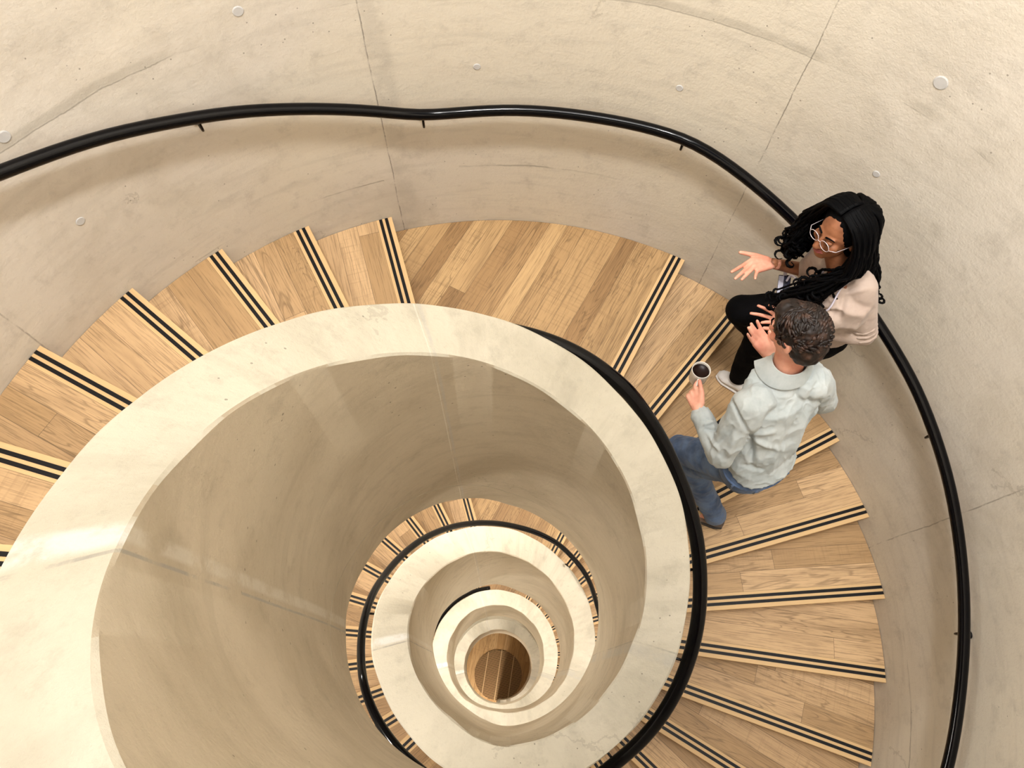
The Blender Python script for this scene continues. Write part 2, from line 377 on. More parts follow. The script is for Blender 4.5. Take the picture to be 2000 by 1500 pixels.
hhs = [DROP[i]*.15/22 for i in range(5)]
descr = {
 (0, 'land'): 'wide oak landing at the top of the photo, just below the wall handrail',
 (0, 'N'): 'oak flight on the right, descending under the two people',
 (0, 'U'): 'oak flight on the left with black striped nosings, climbing away from the landing',
 (1, 'U'): 'oak flight seen through the stairwell, left of the second concrete ring',
 (1, 'land'): 'small far oak landing seen through the stairwell above the second concrete ring',
 (1, 'N'): 'far oak flight in the narrow gap right of the second concrete ring',
 (2, 'U'): 'distant oak flight in the dark sliver upper left of the third concrete ring',
 (2, 'land'): 'distant oak landing in the sliver directly above the third concrete ring',
 (2, 'N'): 'distant oak flight in the sliver upper right of the third concrete ring',
 (0, 'L2'): 'oak half landing hidden low under the bottom edge', (1, 'L2'): 'x'}
for k in (0, 1, 2):
    hh = hhs[k+1]; zk = base0(k)
    off = k*T
    e = flight(descr[(k, 'land')], 0, 0, 'landing', 'stair_landing'); step_part(e, off, zk, L, True, hh, 'step')
    e = flight(descr[(k, 'N')], 0, 0)
    for j in range(1, 11): step_part(e, off+j*D, zk-j*hh, D, False, hh)
    e = flight(descr[(k, 'U')], 0, 0); hu = hhs[k]
    for j in range(1, 12):
        if j < 11: step_part(e, off-L-(j-1)*D, zk+j*hu, D, False, hu)
        else: step_part(e, off-L-(j-1)*D, zk+j*hu, T-L-20*D, True, hu)
# ================================================================ handrails
M_rail = NT('black_gloss_paint', .12, .22); M_rail.color((.0012, .0012, .002, 1)); M_rail = M_rail.m
WR = [(-2.9, 2.72), (-2.4, 2.33), (-1.9, 1.95), (-1.65, 1.75), (-1.419, 1.563), (-1.34, 1.508), (-1.249, 1.444), (-1.13, 1.347), (-1.04, 1.279), (-.899, 1.158), (-.78, 1.058), (-.675, .972), (-.587, .970), (-.476, .983), (-.309, .985), (-.176, .992), (-.086, .990), (.003, .937), (.184, .806), (.469, .592), (.615, .495), (.801, .337), (.977, .173), (1.109, .056), (1.231, -.045), (1.375, -.145), (1.7, -.39), (2.2, -.62), (2.9, -.68)]
def zat(pts, s): return lerp(s, [a for a, b in pts], [b for a, b in pts])
def rail(pts, roff, name, label, rad=.0245):
    s0, s1 = pts[0][0], pts[-1][0]; n = int((s1-s0)/.03); q = []
    for i in range(n+1):
        u = s0+(s1-s0)*i/n; ks = [(-.06, 1), (-.03, 2), (0, 3), (.03, 2), (.06, 1)]
        z = 0
        for d, w_ in ks:
            t = u+d; t = 2*s0-t if t < s0 else (2*s1-t if t > s1 else t); z += w_*zat(pts, t)
        q.append(P(roff, u, z/9))
    if callable(rad): rad = [rad(s0+(s1-s0)*i/n) for i in range(n+1)]
    o = tube(name, q, rad, 20, M_rail); return tag(o, label, 'handrail')
wr = rail(WR, RW-.08, 'wall_handrail', 'glossy black handrail fixed to the outer curved concrete wall', .0265)
def bracket(par, s, z, rr, rwall, inward=False):
    sg = 1 if not inward else -1
    n = Vector((math.cos(TH0-s), math.sin(TH0-s), 0))*sg
    a = P(rr, s, z-.018); b = P(rwall, s, z-.085)-n*.0; m_ = a+Vector((0, 0, -.055)); 
    tube('bracket', smooth_pts([a, m_, (m_+b)/2+Vector((0, 0, -.008)), b], 4), .006, 8, M_rail, par)
    c = b-n*.002; tube('bracket_plate', [c-n*.004, c+n*.0015], .02, 16, M_rail, par)
for s in (-1.62, -1.10, -.67, -.10, .35, .71, 1.115, 1.55): bracket(wr, s, zat(WR, s), RW-.08, RW)
IR = [(-.9, 1.5), (-.5, 1.42), (-.244, 1.355), (-.101, 1.311), (.117, 1.221), (.294, 1.098), (.531, .939), (.763, .813), (.987, .687), (1.216, .575), (1.457, .450), (1.643, .35), (1.952, .15), (2.4, .06), (3.0, .04), (3.4, .02), (3.65, -.01), (3.816, -.07), (3.956, -.165), (4.099, -.25), (4.252, -.349), (4.398, -.467), (4.535, -.62), (4.751, -.83), (4.973, -1.045), (5.2, -1.295), (5.408, -1.53), (5.624, -1.75), (5.818, -1.925), (5.973, -2.02), (6.256, -2.17), (6.442, -2.325), (6.633, -2.465), (6.762, -2.60), (6.906, -2.8), (7.2, -3.0), (7.6, -3.22), (8.2, -3.45), (9.2, -3.75)]
ir = rail(IR, ROUT+.068, 'balustrade_handrail', 'glossy black handrail following the inner concrete balustrade', lambda s: .029-.008*sst((s-2.4)/1.4))
for s in (-.033, .5, .93, 1.359, 1.962, 4.25, 4.75, 5.2, 6.44): bracket(ir, s, zat(IR, s), ROUT+.07, ROUT, True)
IR3 = [(9.9+i*.25, zt(9.9+i*.25)-.22) for i in range(9)]
rail(IR3, ROUT+.05, 'balustrade_handrail', 'distant thin black handrail in the sliver above the third concrete ring')

# ================================================================ grille in the ground floor
M_gb = plain('grille_slot_dark', lin(48, 34, 20), .7); M_gs = plain('grille_slat_bronze', lin(176, 142, 98), .5); M_gl = plain('grille_rail', lin(214, 186, 142), .5)
gc = Vector((-.049, -.114, FLOOR_Z)); gr_ = .49; ga = math.radians(-9)
g = empty('floor_grille', gc, 'round slatted floor grille at the very bottom of the stairwell', 'floor grille')
v, f = sweep([[gc+Vector((gr_*k*math.cos(q*T/64), gr_*k*math.sin(q*T/64), z)) for q in range(64)] for z, k in ((.001, 1), (.004, 1))]); link('slot_plate', mesh('slot_plate', v, f), M_gb, g)
ex = Vector((math.cos(ga), math.sin(ga), 0)); ey = Vector((-math.sin(ga), math.cos(ga), 0)); v = []; f = []
def bx(c, X, Y, z0, z1):
    n = len(v); v.extend([c+X*a+Y*b_+Vector((0, 0, z)) for z in (z0, z1) for a, b_ in ((-1, -1), (1, -1), (1, 1), (-1, 1))])
    f.extend([tuple(n+i for i in q) for q in ((0, 1, 2, 3), (4, 5, 6, 7), (0, 1, 5, 4), (1, 2, 6, 5), (2, 3, 7, 6), (3, 0, 4, 7))])
for i in range(44):
    y = -gr_+.022*(i+.5); hw = math.sqrt(max(gr_**2-y**2, 0)); 
    if hw > .03: bx(gc+ey*y, ex*hw, ey*.006, .004, .012)
link('slats', mesh('slats', v, f), M_gs, g)
for x in (-.27, 0, .27):
    v = []; f = []; hw = math.sqrt(gr_**2-x**2); bx(gc+ex*(x-.0), ex*.007, ey*hw, .004, .016); link('cross_rail', mesh('cross_rail', v, f), M_gl, g)
# ================================================================ PEOPLE
def capm(a, b, ra, rb, seg=20, hs=6):
    a = Vector(a); b = Vector(b); d = b-a; ln_ = d.length; t = d.normalized() if ln_ > 1e-6 else Vector((0, 0, 1))
    u = t.cross(Vector((0, 0, 1)) if abs(t.z) < .9 else Vector((1, 0, 0))).normalized(); w_ = t.cross(u)
    rings = []
    for i in range(hs): 
        q = (i+.5)/hs*PI/2; rings.append((a-t*ra*math.cos(q), ra*math.sin(q)))
    rings.append((a, ra)); rings.append((b, rb))
    for i in range(hs):
        q = (hs-i-.5)/hs*PI/2; rings.append((b+t*rb*math.cos(q), rb*math.sin(q)))
    return sweep([[c+(u*math.cos(k*T/seg)+w_*math.sin(k*T/seg))*r for k in range(seg)] for c, r in rings])
class Blob:
    def __init__(s): s.v = []; s.f = []
    def add(s, vf):
        v, f = vf; n = len(s.v); s.v += [Vector(p) for p in v]; s.f += [tuple(i+n for i in q) for q in f]; return s
    def cap(s, a, b, ra, rb=None): return s.add(capm(a, b, ra, ra if rb is None else rb))
    def chain(s, pts, rads):
        for i in range(len(pts)-1): s.cap(pts[i], pts[i+1], rads[i], rads[i+1])
        return s
    def ell(s, c, X, Y, Z, seg=24):
        """ellipsoid with half-axis vectors X, Y, Z"""
        c = Vector(c); rings = []
        for i in range(1, seg//2):
            q = i*PI/(seg//2); rings.append([c+Z*math.cos(q)+(X*math.cos(k*T/seg)+Y*math.sin(k*T/seg))*math.sin(q) for k in range(seg)])
        return s.add(sweep(rings))
    def loft(s, rings, seg=32, pw=2.4):
        """rings: (center, X half axis, Y half axis)"""
        out = []
        for c, X, Y in rings:
            c = Vector(c); X = Vector(X); Y = Vector(Y); R = []
            for k in range(seg):
                ca, sa = math.cos(k*T/seg), math.sin(k*T/seg)
                e = 2/pw; R.append(c+X*math.copysign(abs(ca)**e, ca)+Y*math.copysign(abs(sa)**e, sa))
            out.append(R)
        return s.add(sweep(out))
    def build(s, name, mat, parent, voxel=.006, it=6, fac=.5, deform=None, folds=(), fdir=None):
        me = bpy.data.meshes.new(name); me.from_pydata([tuple(p) for p in s.v], [], s.f)
        bm = bmesh.new(); bm.from_mesh(me); bmesh.ops.recalc_face_normals(bm, faces=bm.faces); bm.to_mesh(me); bm.free()
        o = bpy.data.objects.new(name, me); COL.objects.link(o)
        if voxel:
            m = o.modifiers.new('r', 'REMESH'); m.mode = 'VOXEL'; m.voxel_size = voxel; m.use_smooth_shade = True
            if it: k = o.modifiers.new('s', 'SMOOTH'); k.factor = fac; k.iterations = it
        dg = bpy.context.evaluated_depsgraph_get(); ne = bpy.data.meshes.new_from_object(o.evaluated_get(dg))
        o.modifiers.clear(); o.data = ne; bpy.data.meshes.remove(me); ne.name = name
        if deform or folds:
            no = [v.normal.copy() for v in ne.vertices]
            for v, n in zip(ne.vertices, no):
                p = v.co.copy(); d = deform(p, n) if deform else 0
                for a, b, wd, amp in folds:
                    ab = b-a; w0 = p-a
                    if fdir is not None: ab = ab-fdir*ab.dot(fdir); w0 = w0-fdir*w0.dot(fdir)
                    t = max(0, min(1, w0.dot(ab)/ab.length_squared)); q = (w0-ab*t).length
                    if q < wd*3 and (fdir is None or n.dot(fdir) > .1): d += amp*math.exp(-(q/wd)**2)*(math.sin(PI*min(max(t, .02), .98))**.5)
                v.co = p+n*d
            ne.update()
        for p in ne.polygons: p.use_smooth = True
        ne.materials.clear(); ne.materials.append(mat)
        attach(o, parent)
        return o
def V(*a): return Vector(a)
def nz(p, f, seed=0): return mnoise.noise(Vector((p[0]*f+seed, p[1]*f, p[2]*f)))
def skin(name, base, shade, pinkish=None):
    m = NT(name, .5, .4); o = m.obj(); c = m.mix(m.step(m.noise(o, 14, 4), .35, .7), base, shade)
    m.color(c); m.normal(m.bump(m.noise(o, 260, 2), .12, .002))
    m.b.inputs['Subsurface Weight'].default_value = .12; m.b.inputs['Subsurface Radius'].default_value = (.012, .005, .003); return m.m
def cloth(name, a, b, weave=650, rough=.85, sheen=.15, spec=.2):
    m = NT(name, rough, spec); o = m.obj(); n = m.noise(o, 9, 5, .6); c = m.mix(m.step(n, .35, .68), a, b)
    m.color(c); m.normal(m.bump(m.noise(o, weave, 2), .25, .002, m.bump(m.noise(o, 22, 4, .6), .25, .012))); 
    m.b.inputs['Sheen Weight'].default_value = sheen; return m.m
SK_M = skin('light_skin', lin(232, 172, 148), lin(214, 142, 120)); SK_W = skin('brown_skin', lin(150, 98, 68), lin(118, 72, 46)); SK_P = skin('palm_skin', lin(226, 164, 140), lin(206, 138, 114))
M_shirt = cloth('sage_shirt_cloth', lin(184, 190, 190), lin(166, 174, 175)); M_jeans = cloth('blue_denim', lin(98, 118, 150), lin(62, 80, 110), 900)
M_top = cloth('taupe_jersey', lin(180, 162, 150), lin(168, 149, 137)); M_black = cloth('black_twill', (.0035, .0035, .0045, 1), (.002, .002, .0028, 1), 650, .9, 0, .08)
M_suede = cloth('brown_suede', lin(122, 104, 94), lin(96, 82, 74)); M_white = plain('white_canvas', lin(232, 228, 224), .6); M_sole = plain('dark_rubber', lin(58, 52, 48), .7)
M_hairB = NT('black_hair', .6, .06); M_hairB.color((.0009, .0009, .0013, 1)); M_hairB = M_hairB.m
hm = NT('brown_hair', .5, .35); hm.color(hm.mix(hm.step(hm.noise(hm.obj(), 28, 4), .45, .72), lin(24, 15, 12), lin(72, 50, 40))); M_hairM = hm.m
M_lip = plain('lips', lin(150, 72, 70), .45); M_eye = plain('eye', lin(230, 225, 220), .3); M_pupil = plain('dark_iris', lin(20, 14, 10), .2)
def hand(bl, wrist, kn, side, tips, nrm, sc=1.0, curl=.012, wr=.024):
    """palm from wrist to knuckle centre kn; side = unit vector towards the thumb; tips = thumb, index, middle, ring, little"""
    wrist = Vector(wrist); kn = Vector(kn); fw = (kn-wrist).normalized(); side = (side-fw*side.dot(fw)).normalized(); n = Vector(nrm).normalized()
    K = [kn+side*(.030*sc)*1.0-fw*.002, kn+side*.0105*sc+fw*.004, kn-side*.0105*sc+fw*.002, kn-side*.031*sc-fw*.008]
    base = wrist+fw*.012
    for i, k in enumerate(K):
        bl.cap(base+side*(.016-.0107*i)*sc, k, .0145*sc, .0115*sc)
    bl.cap(base+side*.012*sc, kn-fw*.02+side*.012*sc, .0165*sc, .0125*sc); bl.cap(base-side*.012*sc, kn-fw*.02-side*.016*sc, .0155*sc, .012*sc)
    rr = [.0092, .0092, .0088, .0078]
    for k, tp, r in zip(K, tips[1:], rr):
        tp = Vector(tp); d = tp-k; q = [k, k+d*.42+n*curl*-1, k+d*.74+n*curl*-.8, tp]
        bl.chain(q, [r*sc*1.12, r*sc, r*.93*sc, r*.8*sc])
    th0 = base+side*.02*sc+fw*.008; tp = Vector(tips[0]); d = tp-th0
    bl.chain([th0, th0+d*.42+side*.006, th0+d*.72+side*.003, tp], [.0165*sc, .0125*sc, .0105*sc, .0088*sc])
def head(bl, c, F, U, sc=1.0):
    """cranium, jaw, nose, brow, ears; F faces forward, U up"""
    F = F.normalized(); U = (U-F*U.dot(F)).normalized(); S = U.cross(F).normalized()  # S = the head's left
    c = Vector(c)
    bl.ell(c+U*.025*sc-F*.01*sc, S*.077*sc, F*.098*sc, U*.092*sc); bl.ell(c-U*.035*sc+F*.022*sc, S*.062*sc, F*.07*sc, U*.085*sc)
    bl.ell(c-U*.095*sc+F*.052*sc, S*.032*sc, F*.030*sc, U*.024*sc)                   # chin
    bl.chain([c+U*.012*sc+F*.086*sc, c-U*.018*sc+F*.102*sc, c-U*.030*sc+F*.106*sc], [.009*sc, .0105*sc, .0145*sc])   # nose
    for q in (-1, 1):
        bl.ell(c-U*.033*sc+F*.094*sc+S*q*.013*sc, S*.009*sc, F*.011*sc, U*.008*sc)   # nostril wings
        bl.chain([c+U*.022*sc+F*.084*sc+S*q*.012*sc, c+U*.026*sc+F*.078*sc+S*q*.042*sc], [.009*sc, .007*sc])   # brow
        bl.ell(c-U*.022*sc+F*.062*sc+S*q*.042*sc, S*.022*sc, F*.022*sc, U*.022*sc)   # cheek
        e = c-U*.01*sc-F*.008*sc+S*q*.078*sc
        bl.ell(e, S*.009*sc, F*.019*sc, U*.031*sc)
    return c, F, U, S
def face_parts(par, c, F, U, S, sc, lidmat):
    for q in (-1, 1):
        e = Blob().ell(c+U*.004*sc+F*.080*sc+S*q*.030*sc, S*.0125*sc, F*.0125*sc, U*.0125*sc, 16).build('eye', M_eye, par, None)
        Blob().ell(c+U*.001*sc+F*.0895*sc+S*q*.030*sc, S*.006*sc, F*.0042*sc, U*.006*sc, 12).build('iris', M_pupil, e, None)
        Blob().ell(c+U*.007*sc+F*.0805*sc+S*q*.030*sc, S*.0145*sc, F*.0135*sc, U*.011*sc, 16).build('eyelid', lidmat, par, None)
        Blob().chain([c+U*.028*sc+F*.094*sc+S*q*.014*sc, c+U*.033*sc+F*.091*sc+S*q*.03*sc, c+U*.029*sc+F*.080*sc+S*q*.047*sc], [.0035, .0035, .002]).build('eyebrow', M_hairB, par, None)
    for k, u in enumerate((-.0555, -.0655)):
        Blob().chain([c+U*(u)*sc+F*.078*sc+S*.024*sc, c+U*u*sc+F*.092*sc+S*.008*sc, c+U*u*sc+F*.092*sc-S*.008*sc, c+U*u*sc+F*.078*sc-S*.024*sc], [.003, .0062, .0062, .003]).build('lip', M_lip, par, None)
# ---------------------------------------------------------------- the man
man = empty('person', (1.289, 0.667, -0.600), 'man in sage green shirt and blue jeans seen from behind, holding a coffee mug', 'person')
mf = V(-.55, .83, 0).normalized(); mr = V(.83, .55, 0).normalized(); UP = V(0, 0, 1)
mHip = V(1.177, 0.629, 0.460); mWa = V(1.154, 0.654, 0.610); mCh = V(1.170, 0.769, 0.840); mNk = V(1.155, 0.849, 1.045); mHd = V(1.132, 0.910, 1.215)
mSL = V(0.997, 0.713, 0.940); mEL = V(0.953, 0.593, 0.680); mWL = V(0.859, 0.787, 0.735); mKL = V(0.845, 0.849, 0.755)
mSR = V(1.285, 0.828, 0.955); mER = V(1.427, 0.838, 0.700); mWR = V(1.191, 0.998, 0.800); mKR = V(1.132, 1.072, 0.840)
hL = V(1.132, 0.613, 0.430); kA = V(0.926, 0.808, 0.100); aA = V(0.996, 0.724, -0.340)
hR = V(1.195, 0.613, 0.430); kB = V(1.009, 0.758, 0.000); aB = V(1.243, 0.585, -0.480)
mU = (mNk-mHip).normalized()
b = Blob()
b.loft([(mHip-UP*.06, mr*.13, mf*.08), (mHip+UP*.05, mr*.145, mf*.09), (mWa, mr*.13, mf*.085), (mCh, mr*.15, mf*.10), (mNk-UP*.08, mr*.13, mf*.08), (mNk-UP*.03, mr*.06, mf*.06)])
b.chain([mNk-UP*.04, mHd-UP*.05-mf*.01], [.062, .058])
hF = V(-.62, .68, -.42); hU = V(-.15, .3, .95)
hc, hFd, hUp, hSd = head(b, mHd, hF, hU, 1.06)
b.chain([mSL, mEL, mWL], [.045, .038, .027]); b.chain([mSR, mER, mWR], [.045, .038, .027])
b.chain([hL, kA, aA], [.07, .05, .04]); b.chain([hR, kB, aB], [.07, .05, .04])
fA = aA+V(-.02, .12, -.06); fB = aB+V(-.15, .07, -.055)
b.chain([aA, fA], [.035, .03]); b.chain([aB, fB], [.035, .03])
# left hand closed on the mug's handle
mug_c = V(0.874, 0.941, 0.800)
hnL = (mug_c-mKL); 
hand(b, mWL, mKL, V(.75, .1, .65), [V(0.860, 0.888, 0.800), V(0.858, 0.896, 0.775), V(0.871, 0.888, 0.755), V(0.871, 0.884, 0.735), V(0.866, 0.879, 0.718)], V(.9, .2, .2), 1.0, .018)
hand(b, mWR, mKR, V(.8, .55, .1), [V(1.167, 1.090, 0.875), V(1.110, 1.129, 0.900), V(1.080, 1.113, 0.905), V(1.068, 1.096, 0.900), V(1.064, 1.071, 0.890)], V(.3, -.3, .9), 1.02, .004)
body = b.build('body', SK_M, man, .0045, 5)
face_parts(body, hc, hFd, hUp, hSd, 1.06, SK_M)
# jeans
j = Blob()
j.loft([(mHip-UP*.09, mr*.15, mf*.105), (mHip, mr*.178, mf*.128), (mHip+UP*.06, mr*.176, mf*.128), (mHip+UP*.09, mr*.160, mf*.112)])
j.chain([hL-UP*.02, (hL+kA)/2, kA, (kA+aA)/2, aA+V(0, 0, .03)], [.098, .086, .072, .066, .058])
j.chain([hR-UP*.03, (hR+kB)/2, kB, (kB+aB)/2, aB+V(0, 0, .03)], [.098, .084, .070, .066, .062])
jd = lambda p, n: .005*nz(V(p.x*1, p.y*1, p.z*2.2), 14, 3)+.003*nz(p, 40, 8)
jeans = j.build('jeans', M_jeans, man, .006, 5, .5, jd)
# belt loops and the pocket seam
tube('waistband', [mHip+UP*.052+mr*.180*math.cos(a*T/40)+mf*.131*math.sin(a*T/40) for a in range(41)], .006, 8, M_jeans, jeans)
for a in (-1.2, -.3, -2.2, -2.9):
    c = mHip+UP*.035+mr*.184*math.cos(a)+mf*.135*math.sin(a); tube('belt_loop', [c+UP*.022, c-UP*.022], .006, 6, M_jeans, jeans)
# shoes
def shoe(par, heel, toe, mat, z, wd=.046, hgt=.085, name='shoe'):
    heel = Vector(heel); toe = Vector(toe); d = (toe-heel); d.z = 0; ln_ = d.length; d.normalize(); s = V(-d.y, d.x, 0)
    st = [(0, .7, .8), (.12, .92, 1), (.35, .9, .95), (.55, .98, .68), (.75, 1.05, .5), (.92, .8, .4), (1.0, .42, .26)]
    bb = Blob().loft([(heel+d*ln_*t-V(0, 0, heel.z-z)+UP*(.018+hgt*h_/2), s*wd*w_, UP*(hgt*h_/2)) for t, w_, h_ in st], 24, 2.2)
    o = bb.build(name, mat, par, .005, 5)
    so = Blob().loft([(heel+d*ln_*t-V(0, 0, heel.z-z)+UP*.011, s*(wd*w_+.004), UP*.010) for t, w_, h_ in [(-.03, .6, 1)]+st[1:-1]+[(1.02, .5, 1)]], 24, 3)
    so.build('sole', M_sole if mat is not M_white else M_white, o, .004, 3); return o
sh1 = shoe(man, aB+V(.075, -.02, 0), aB+V(-.19, .085, 0), M_suede, -.6, .052, .09)
shoe(man, aA+V(.02, -.08, 0), aA+V(-.03, .17, 0), M_suede, -.45, .052, .09)
# shirt: torso, sleeves, then the folds
s = Blob()
s.loft([(mHip+UP*.085-mf*.010, mr*.168, mf*.122), (mWa, mr*.165, mf*.118), ((mWa+mCh)/2, mr*.180, mf*.125), (mCh, mr*.192, mf*.128), (mCh+(mNk-mCh)*.5, mr*.192, mf*.115), (mNk-UP*.075, mr*.165, mf*.092), (mNk-UP*.03, mr*.09, mf*.075), (mNk-UP*.01, mr*.072, mf*.068)])
s.chain([mSL+mr*.05+UP*.015, mSL, (mSL+mEL)/2, mEL, (mEL+mWL)/2, mWL+(mEL-mWL)*.14], [.066, .068, .064, .058, .050, .042])
s.chain([mSR-mr*.05+UP*.015, mSR, (mSR+mER)/2, mER, (mER+mWR)/2, mWR+(mER-mWR)*.3], [.066, .068, .066, .062, .050, .042])
random.seed(4)
arm = mSL+(mCh-mSL)*.45-UP*.10-mf*.06
fo = []
for a, bb_, wd, am in [(V(1.054, 0.659, 0.800), V(1.090, 0.729, 0.930), .012, 0.016), (V(1.054, 0.659, 0.800), V(1.148, 0.647, 0.850), .013, 0.016), (V(1.073, 0.655, 0.760), V(1.198, 0.591, 0.750), .012, 0.014),
    (V(0.918, 0.735, 0.980), V(1.037, 0.645, 0.840), .007, -0.019), (V(1.037, 0.645, 0.840), V(1.093, 0.561, 0.660), .014, -0.030), (V(1.025, 0.687, 0.980), V(1.191, 0.746, 1.000), .02, 0.011),
    (V(1.276, 0.592, 0.600), V(1.286, 0.734, 0.860), .012, 0.015), (V(1.313, 0.656, 0.620), V(1.324, 0.750, 0.880), .011, -0.015), (V(1.226, 0.609, 0.620), V(1.240, 0.711, 0.860), .014, -0.012), (V(1.227, 0.836, 1.050), V(1.181, 0.755, 1.030), .009, 0.014),
    (V(1.285, 0.813, 1.000), V(1.261, 0.742, 0.900), .010, -0.016), (V(1.322, 0.800, 0.980), V(1.313, 0.738, 0.850), .010, 0.015), (V(1.185, 0.538, 0.580), V(1.192, 0.623, 0.720), .01, 0.011), (V(1.063, 0.573, 0.620), V(1.180, 0.556, 0.600), .012, -0.014),
    (V(0.908, 0.602, 0.780), V(0.978, 0.665, 0.860), .012, -0.014), (V(0.870, 0.647, 0.780), V(0.923, 0.586, 0.760), .008, 0.012), (V(0.862, 0.670, 0.780), V(0.908, 0.652, 0.800), .006, -0.014), (V(0.850, 0.685, 0.790), V(0.896, 0.695, 0.800), .006, 0.011), (V(0.956, 0.567, 0.750), V(0.986, 0.634, 0.820), .012, 0.014)]:
    fo.append((a, bb_, wd, am))
sd = lambda p, n: .007*nz(V(p.x*1.0+p.y*.8, p.y*.5, p.z*1.7), 11, 1)+.0045*(1-2*abs(nz(V((p.x+p.y)*1.0, p.y-p.x, p.z*.45), 17, 5)))**3+.001*nz(p, 60, 9)
shirt = s.build('shirt', M_shirt, man, .005, 4, .5, sd, fo, V(-.41, -.42, .81).normalized())
# collar stand, folded collar, cuffs, back yoke seam
def band(name, pts_lo, pts_hi, th, mat, par):
    n = len(pts_lo); rings = []
    for i in range(n):
        t = (pts_lo[min(i+1, n-1)]-pts_lo[max(i-1, 0)]).normalized(); up = (pts_hi[i]-pts_lo[i]).normalized(); o_ = t.cross(up).normalized()
        rings.append([pts_lo[i]-o_*th, pts_lo[i]+o_*th, pts_hi[i]+o_*th, pts_hi[i]-o_*th])
    v, f = sweep(rings); o = link(name, mesh(name, v, f, False), mat, par)
    bv = o.modifiers.new('b', 'BEVEL'); bv.width = th*.8; bv.segments = 2; return o
nU = (mHd-mNk).normalized(); ncx = mNk-UP*.022+mf*.0
lo, hi, lo2 = [], [], []
for i in range(41):
    a = math.radians(-250+320*i/40) ; a = -PI/2+math.radians(-150+300*i/40)
    d = mr*math.cos(a)*1.0+mf*math.sin(a)
    k = abs(i-20)/20
    hi.append(ncx+mr*.068*math.cos(a)+mf*.066*math.sin(a)+UP*(.066-.03*k)+mf*.014)
    lo.append(ncx+mr*(.108+.03*k**3)*math.cos(a)+mf*(.088+.035*k**3)*math.sin(a)+UP*(.004-.045*k**2))
band('collar', lo, hi, .0028, M_shirt, shirt)
dW = (mEL-mWL).normalized()
def cuff(w_, e_, par, r0, r1, mat, L_=.062, nm='cuff', at=.10):
    d = (e_-w_); c0 = w_+d*at; dn = d.normalized(); u = dn.cross(UP).normalized(); q = dn.cross(u)
    R = []
    for t, r in ((0, r0-.004), (0, r0), (L_*.5, (r0+r1)/2+.001), (L_, r1), (L_+.002, r1-.006)):
        R.append([c0+dn*t+(u*math.cos(k*T/28)+q*math.sin(k*T/28))*(r*(1+.03*math.sin(k*1.7))) for k in range(28)])
    v, f = sweep(R, True, False); n = len(R[0])
    o = link(nm, mesh(nm, v, f, True), mat, par); so = o.modifiers.new('s', 'SOLIDIFY'); so.thickness = .003; so.offset = 1; return o
cuff(mWL, mEL, shirt, .037, .044, M_shirt, .06, at=.07)
# hair of the man: cap and short locks
hb = Blob()
hb.ell(hc+hUp*.034-hFd*.016, hSd*.089, hFd*.108, hUp*.096); hb.ell(hc-hUp*.035-hFd*.048, hSd*.078, hFd*.070, hUp*.085)
hb.ell(hc+hUp*.085+hFd*.04, hSd*.06, hFd*.055, hUp*.04)
hair = hb.build('hair', M_hairM, man, .005, 4, .5, lambda p, n: .006*abs(nz(p, 26, 2))+.004*nz(p, 60, 7))
random.seed(7); lk = Blob()
ctr = hc+hUp*.02-hFd*.015
for i in range(430):
    a = random.uniform(0, T); e = random.uniform(-.1, 1.0); d = (hSd*math.cos(a)*math.cos(e*1.5)+hFd*math.sin(a)*math.cos(e*1.5)+hUp*math.sin(e*1.5)).normalized()
    if d.dot(hFd) > .72 and d.dot(hUp) < .5: continue
    p0 = ctr+hSd*d.dot(hSd)*.092+hFd*d.dot(hFd)*.111+hUp*d.dot(hUp)*.105
    sw = hUp.cross(d); sw = sw.normalized() if sw.length > .1 else hSd
    sw = (sw*(.8+.5*nz(p0, 20, 1))+hUp*nz(p0, 18, 5)*1.5+hSd*nz(p0, 15, 9)+hFd*.5); sw = (sw-d*sw.dot(d)).normalized()
    l_ = random.uniform(.024, .042)*(1.2 if d.dot(hUp) > .5 else .7); r = .0036
    pts = [p0-d*.002+sw*l_*t+d*(.006*math.sin(t*PI)) for t in (0, .35, .7, 1)]
    rr = [r, r*1.15, r*.9, r*.3]; rings = []
    u = sw.cross(d).normalized()
    for p, q in zip(pts, rr): rings.append([p+(u*math.cos(k*T/5)*1.6+d*math.sin(k*T/5))*q for k in range(5)])
    lk.add(sweep(rings))
lk.build('hair_locks', M_hairM, hair, None)
# ---------------------------------------------------------------- mug of black coffee in his hand
M_cup = plain('white_glaze', lin(226, 220, 212), .25, .5); cf = NT('black_coffee', .25, .12); cf.color(lin(26, 12, 8)); M_cof = cf.m
ax = V(-.05, .03, 1).normalized(); ux = ax.cross(V(0, 1, 0)).normalized(); uy = ax.cross(ux)
def revolve(prof, c, n=40): return sweep([[c+ax*h_+(ux*math.cos(k*T/n)+uy*math.sin(k*T/n))*r for k in range(n)] for r, h_ in prof], True, True)
mug = empty('coffee_mug', mug_c-ax*.098, 'white mug of black coffee held in the man\'s left hand', 'mug')
def atm(o): attach(o, mug); return o
v, f = revolve([(.030, -.098), (.036, -.096), (.0385, -.085), (.040, -.03), (.041, -.002), (.040, .0005), (.038, -.001), (.0375, -.03), (.036, -.085), (.01, -.088)], mug_c)
atm(link('cup', mesh('cup', v, f, True), M_cup))
v, f = revolve([(.003, -.019), (.036, -.0190), (.0372, -.0175), (.0372, -.022), (.003, -.0225)], mug_c); atm(link('coffee', mesh('coffee', v, f, True), M_cof))
hd = (mKL-mug_c); hd = (hd-ax*hd.dot(ax)).normalized()
hp = smooth_pts([mug_c-ax*.018+hd*.038, mug_c-ax*.016+hd*.058, mug_c-ax*.034+hd*.070, mug_c-ax*.06+hd*.064, mug_c-ax*.078+hd*.037], 6)
atm(tube('handle', hp, .0055, 12, M_cup))
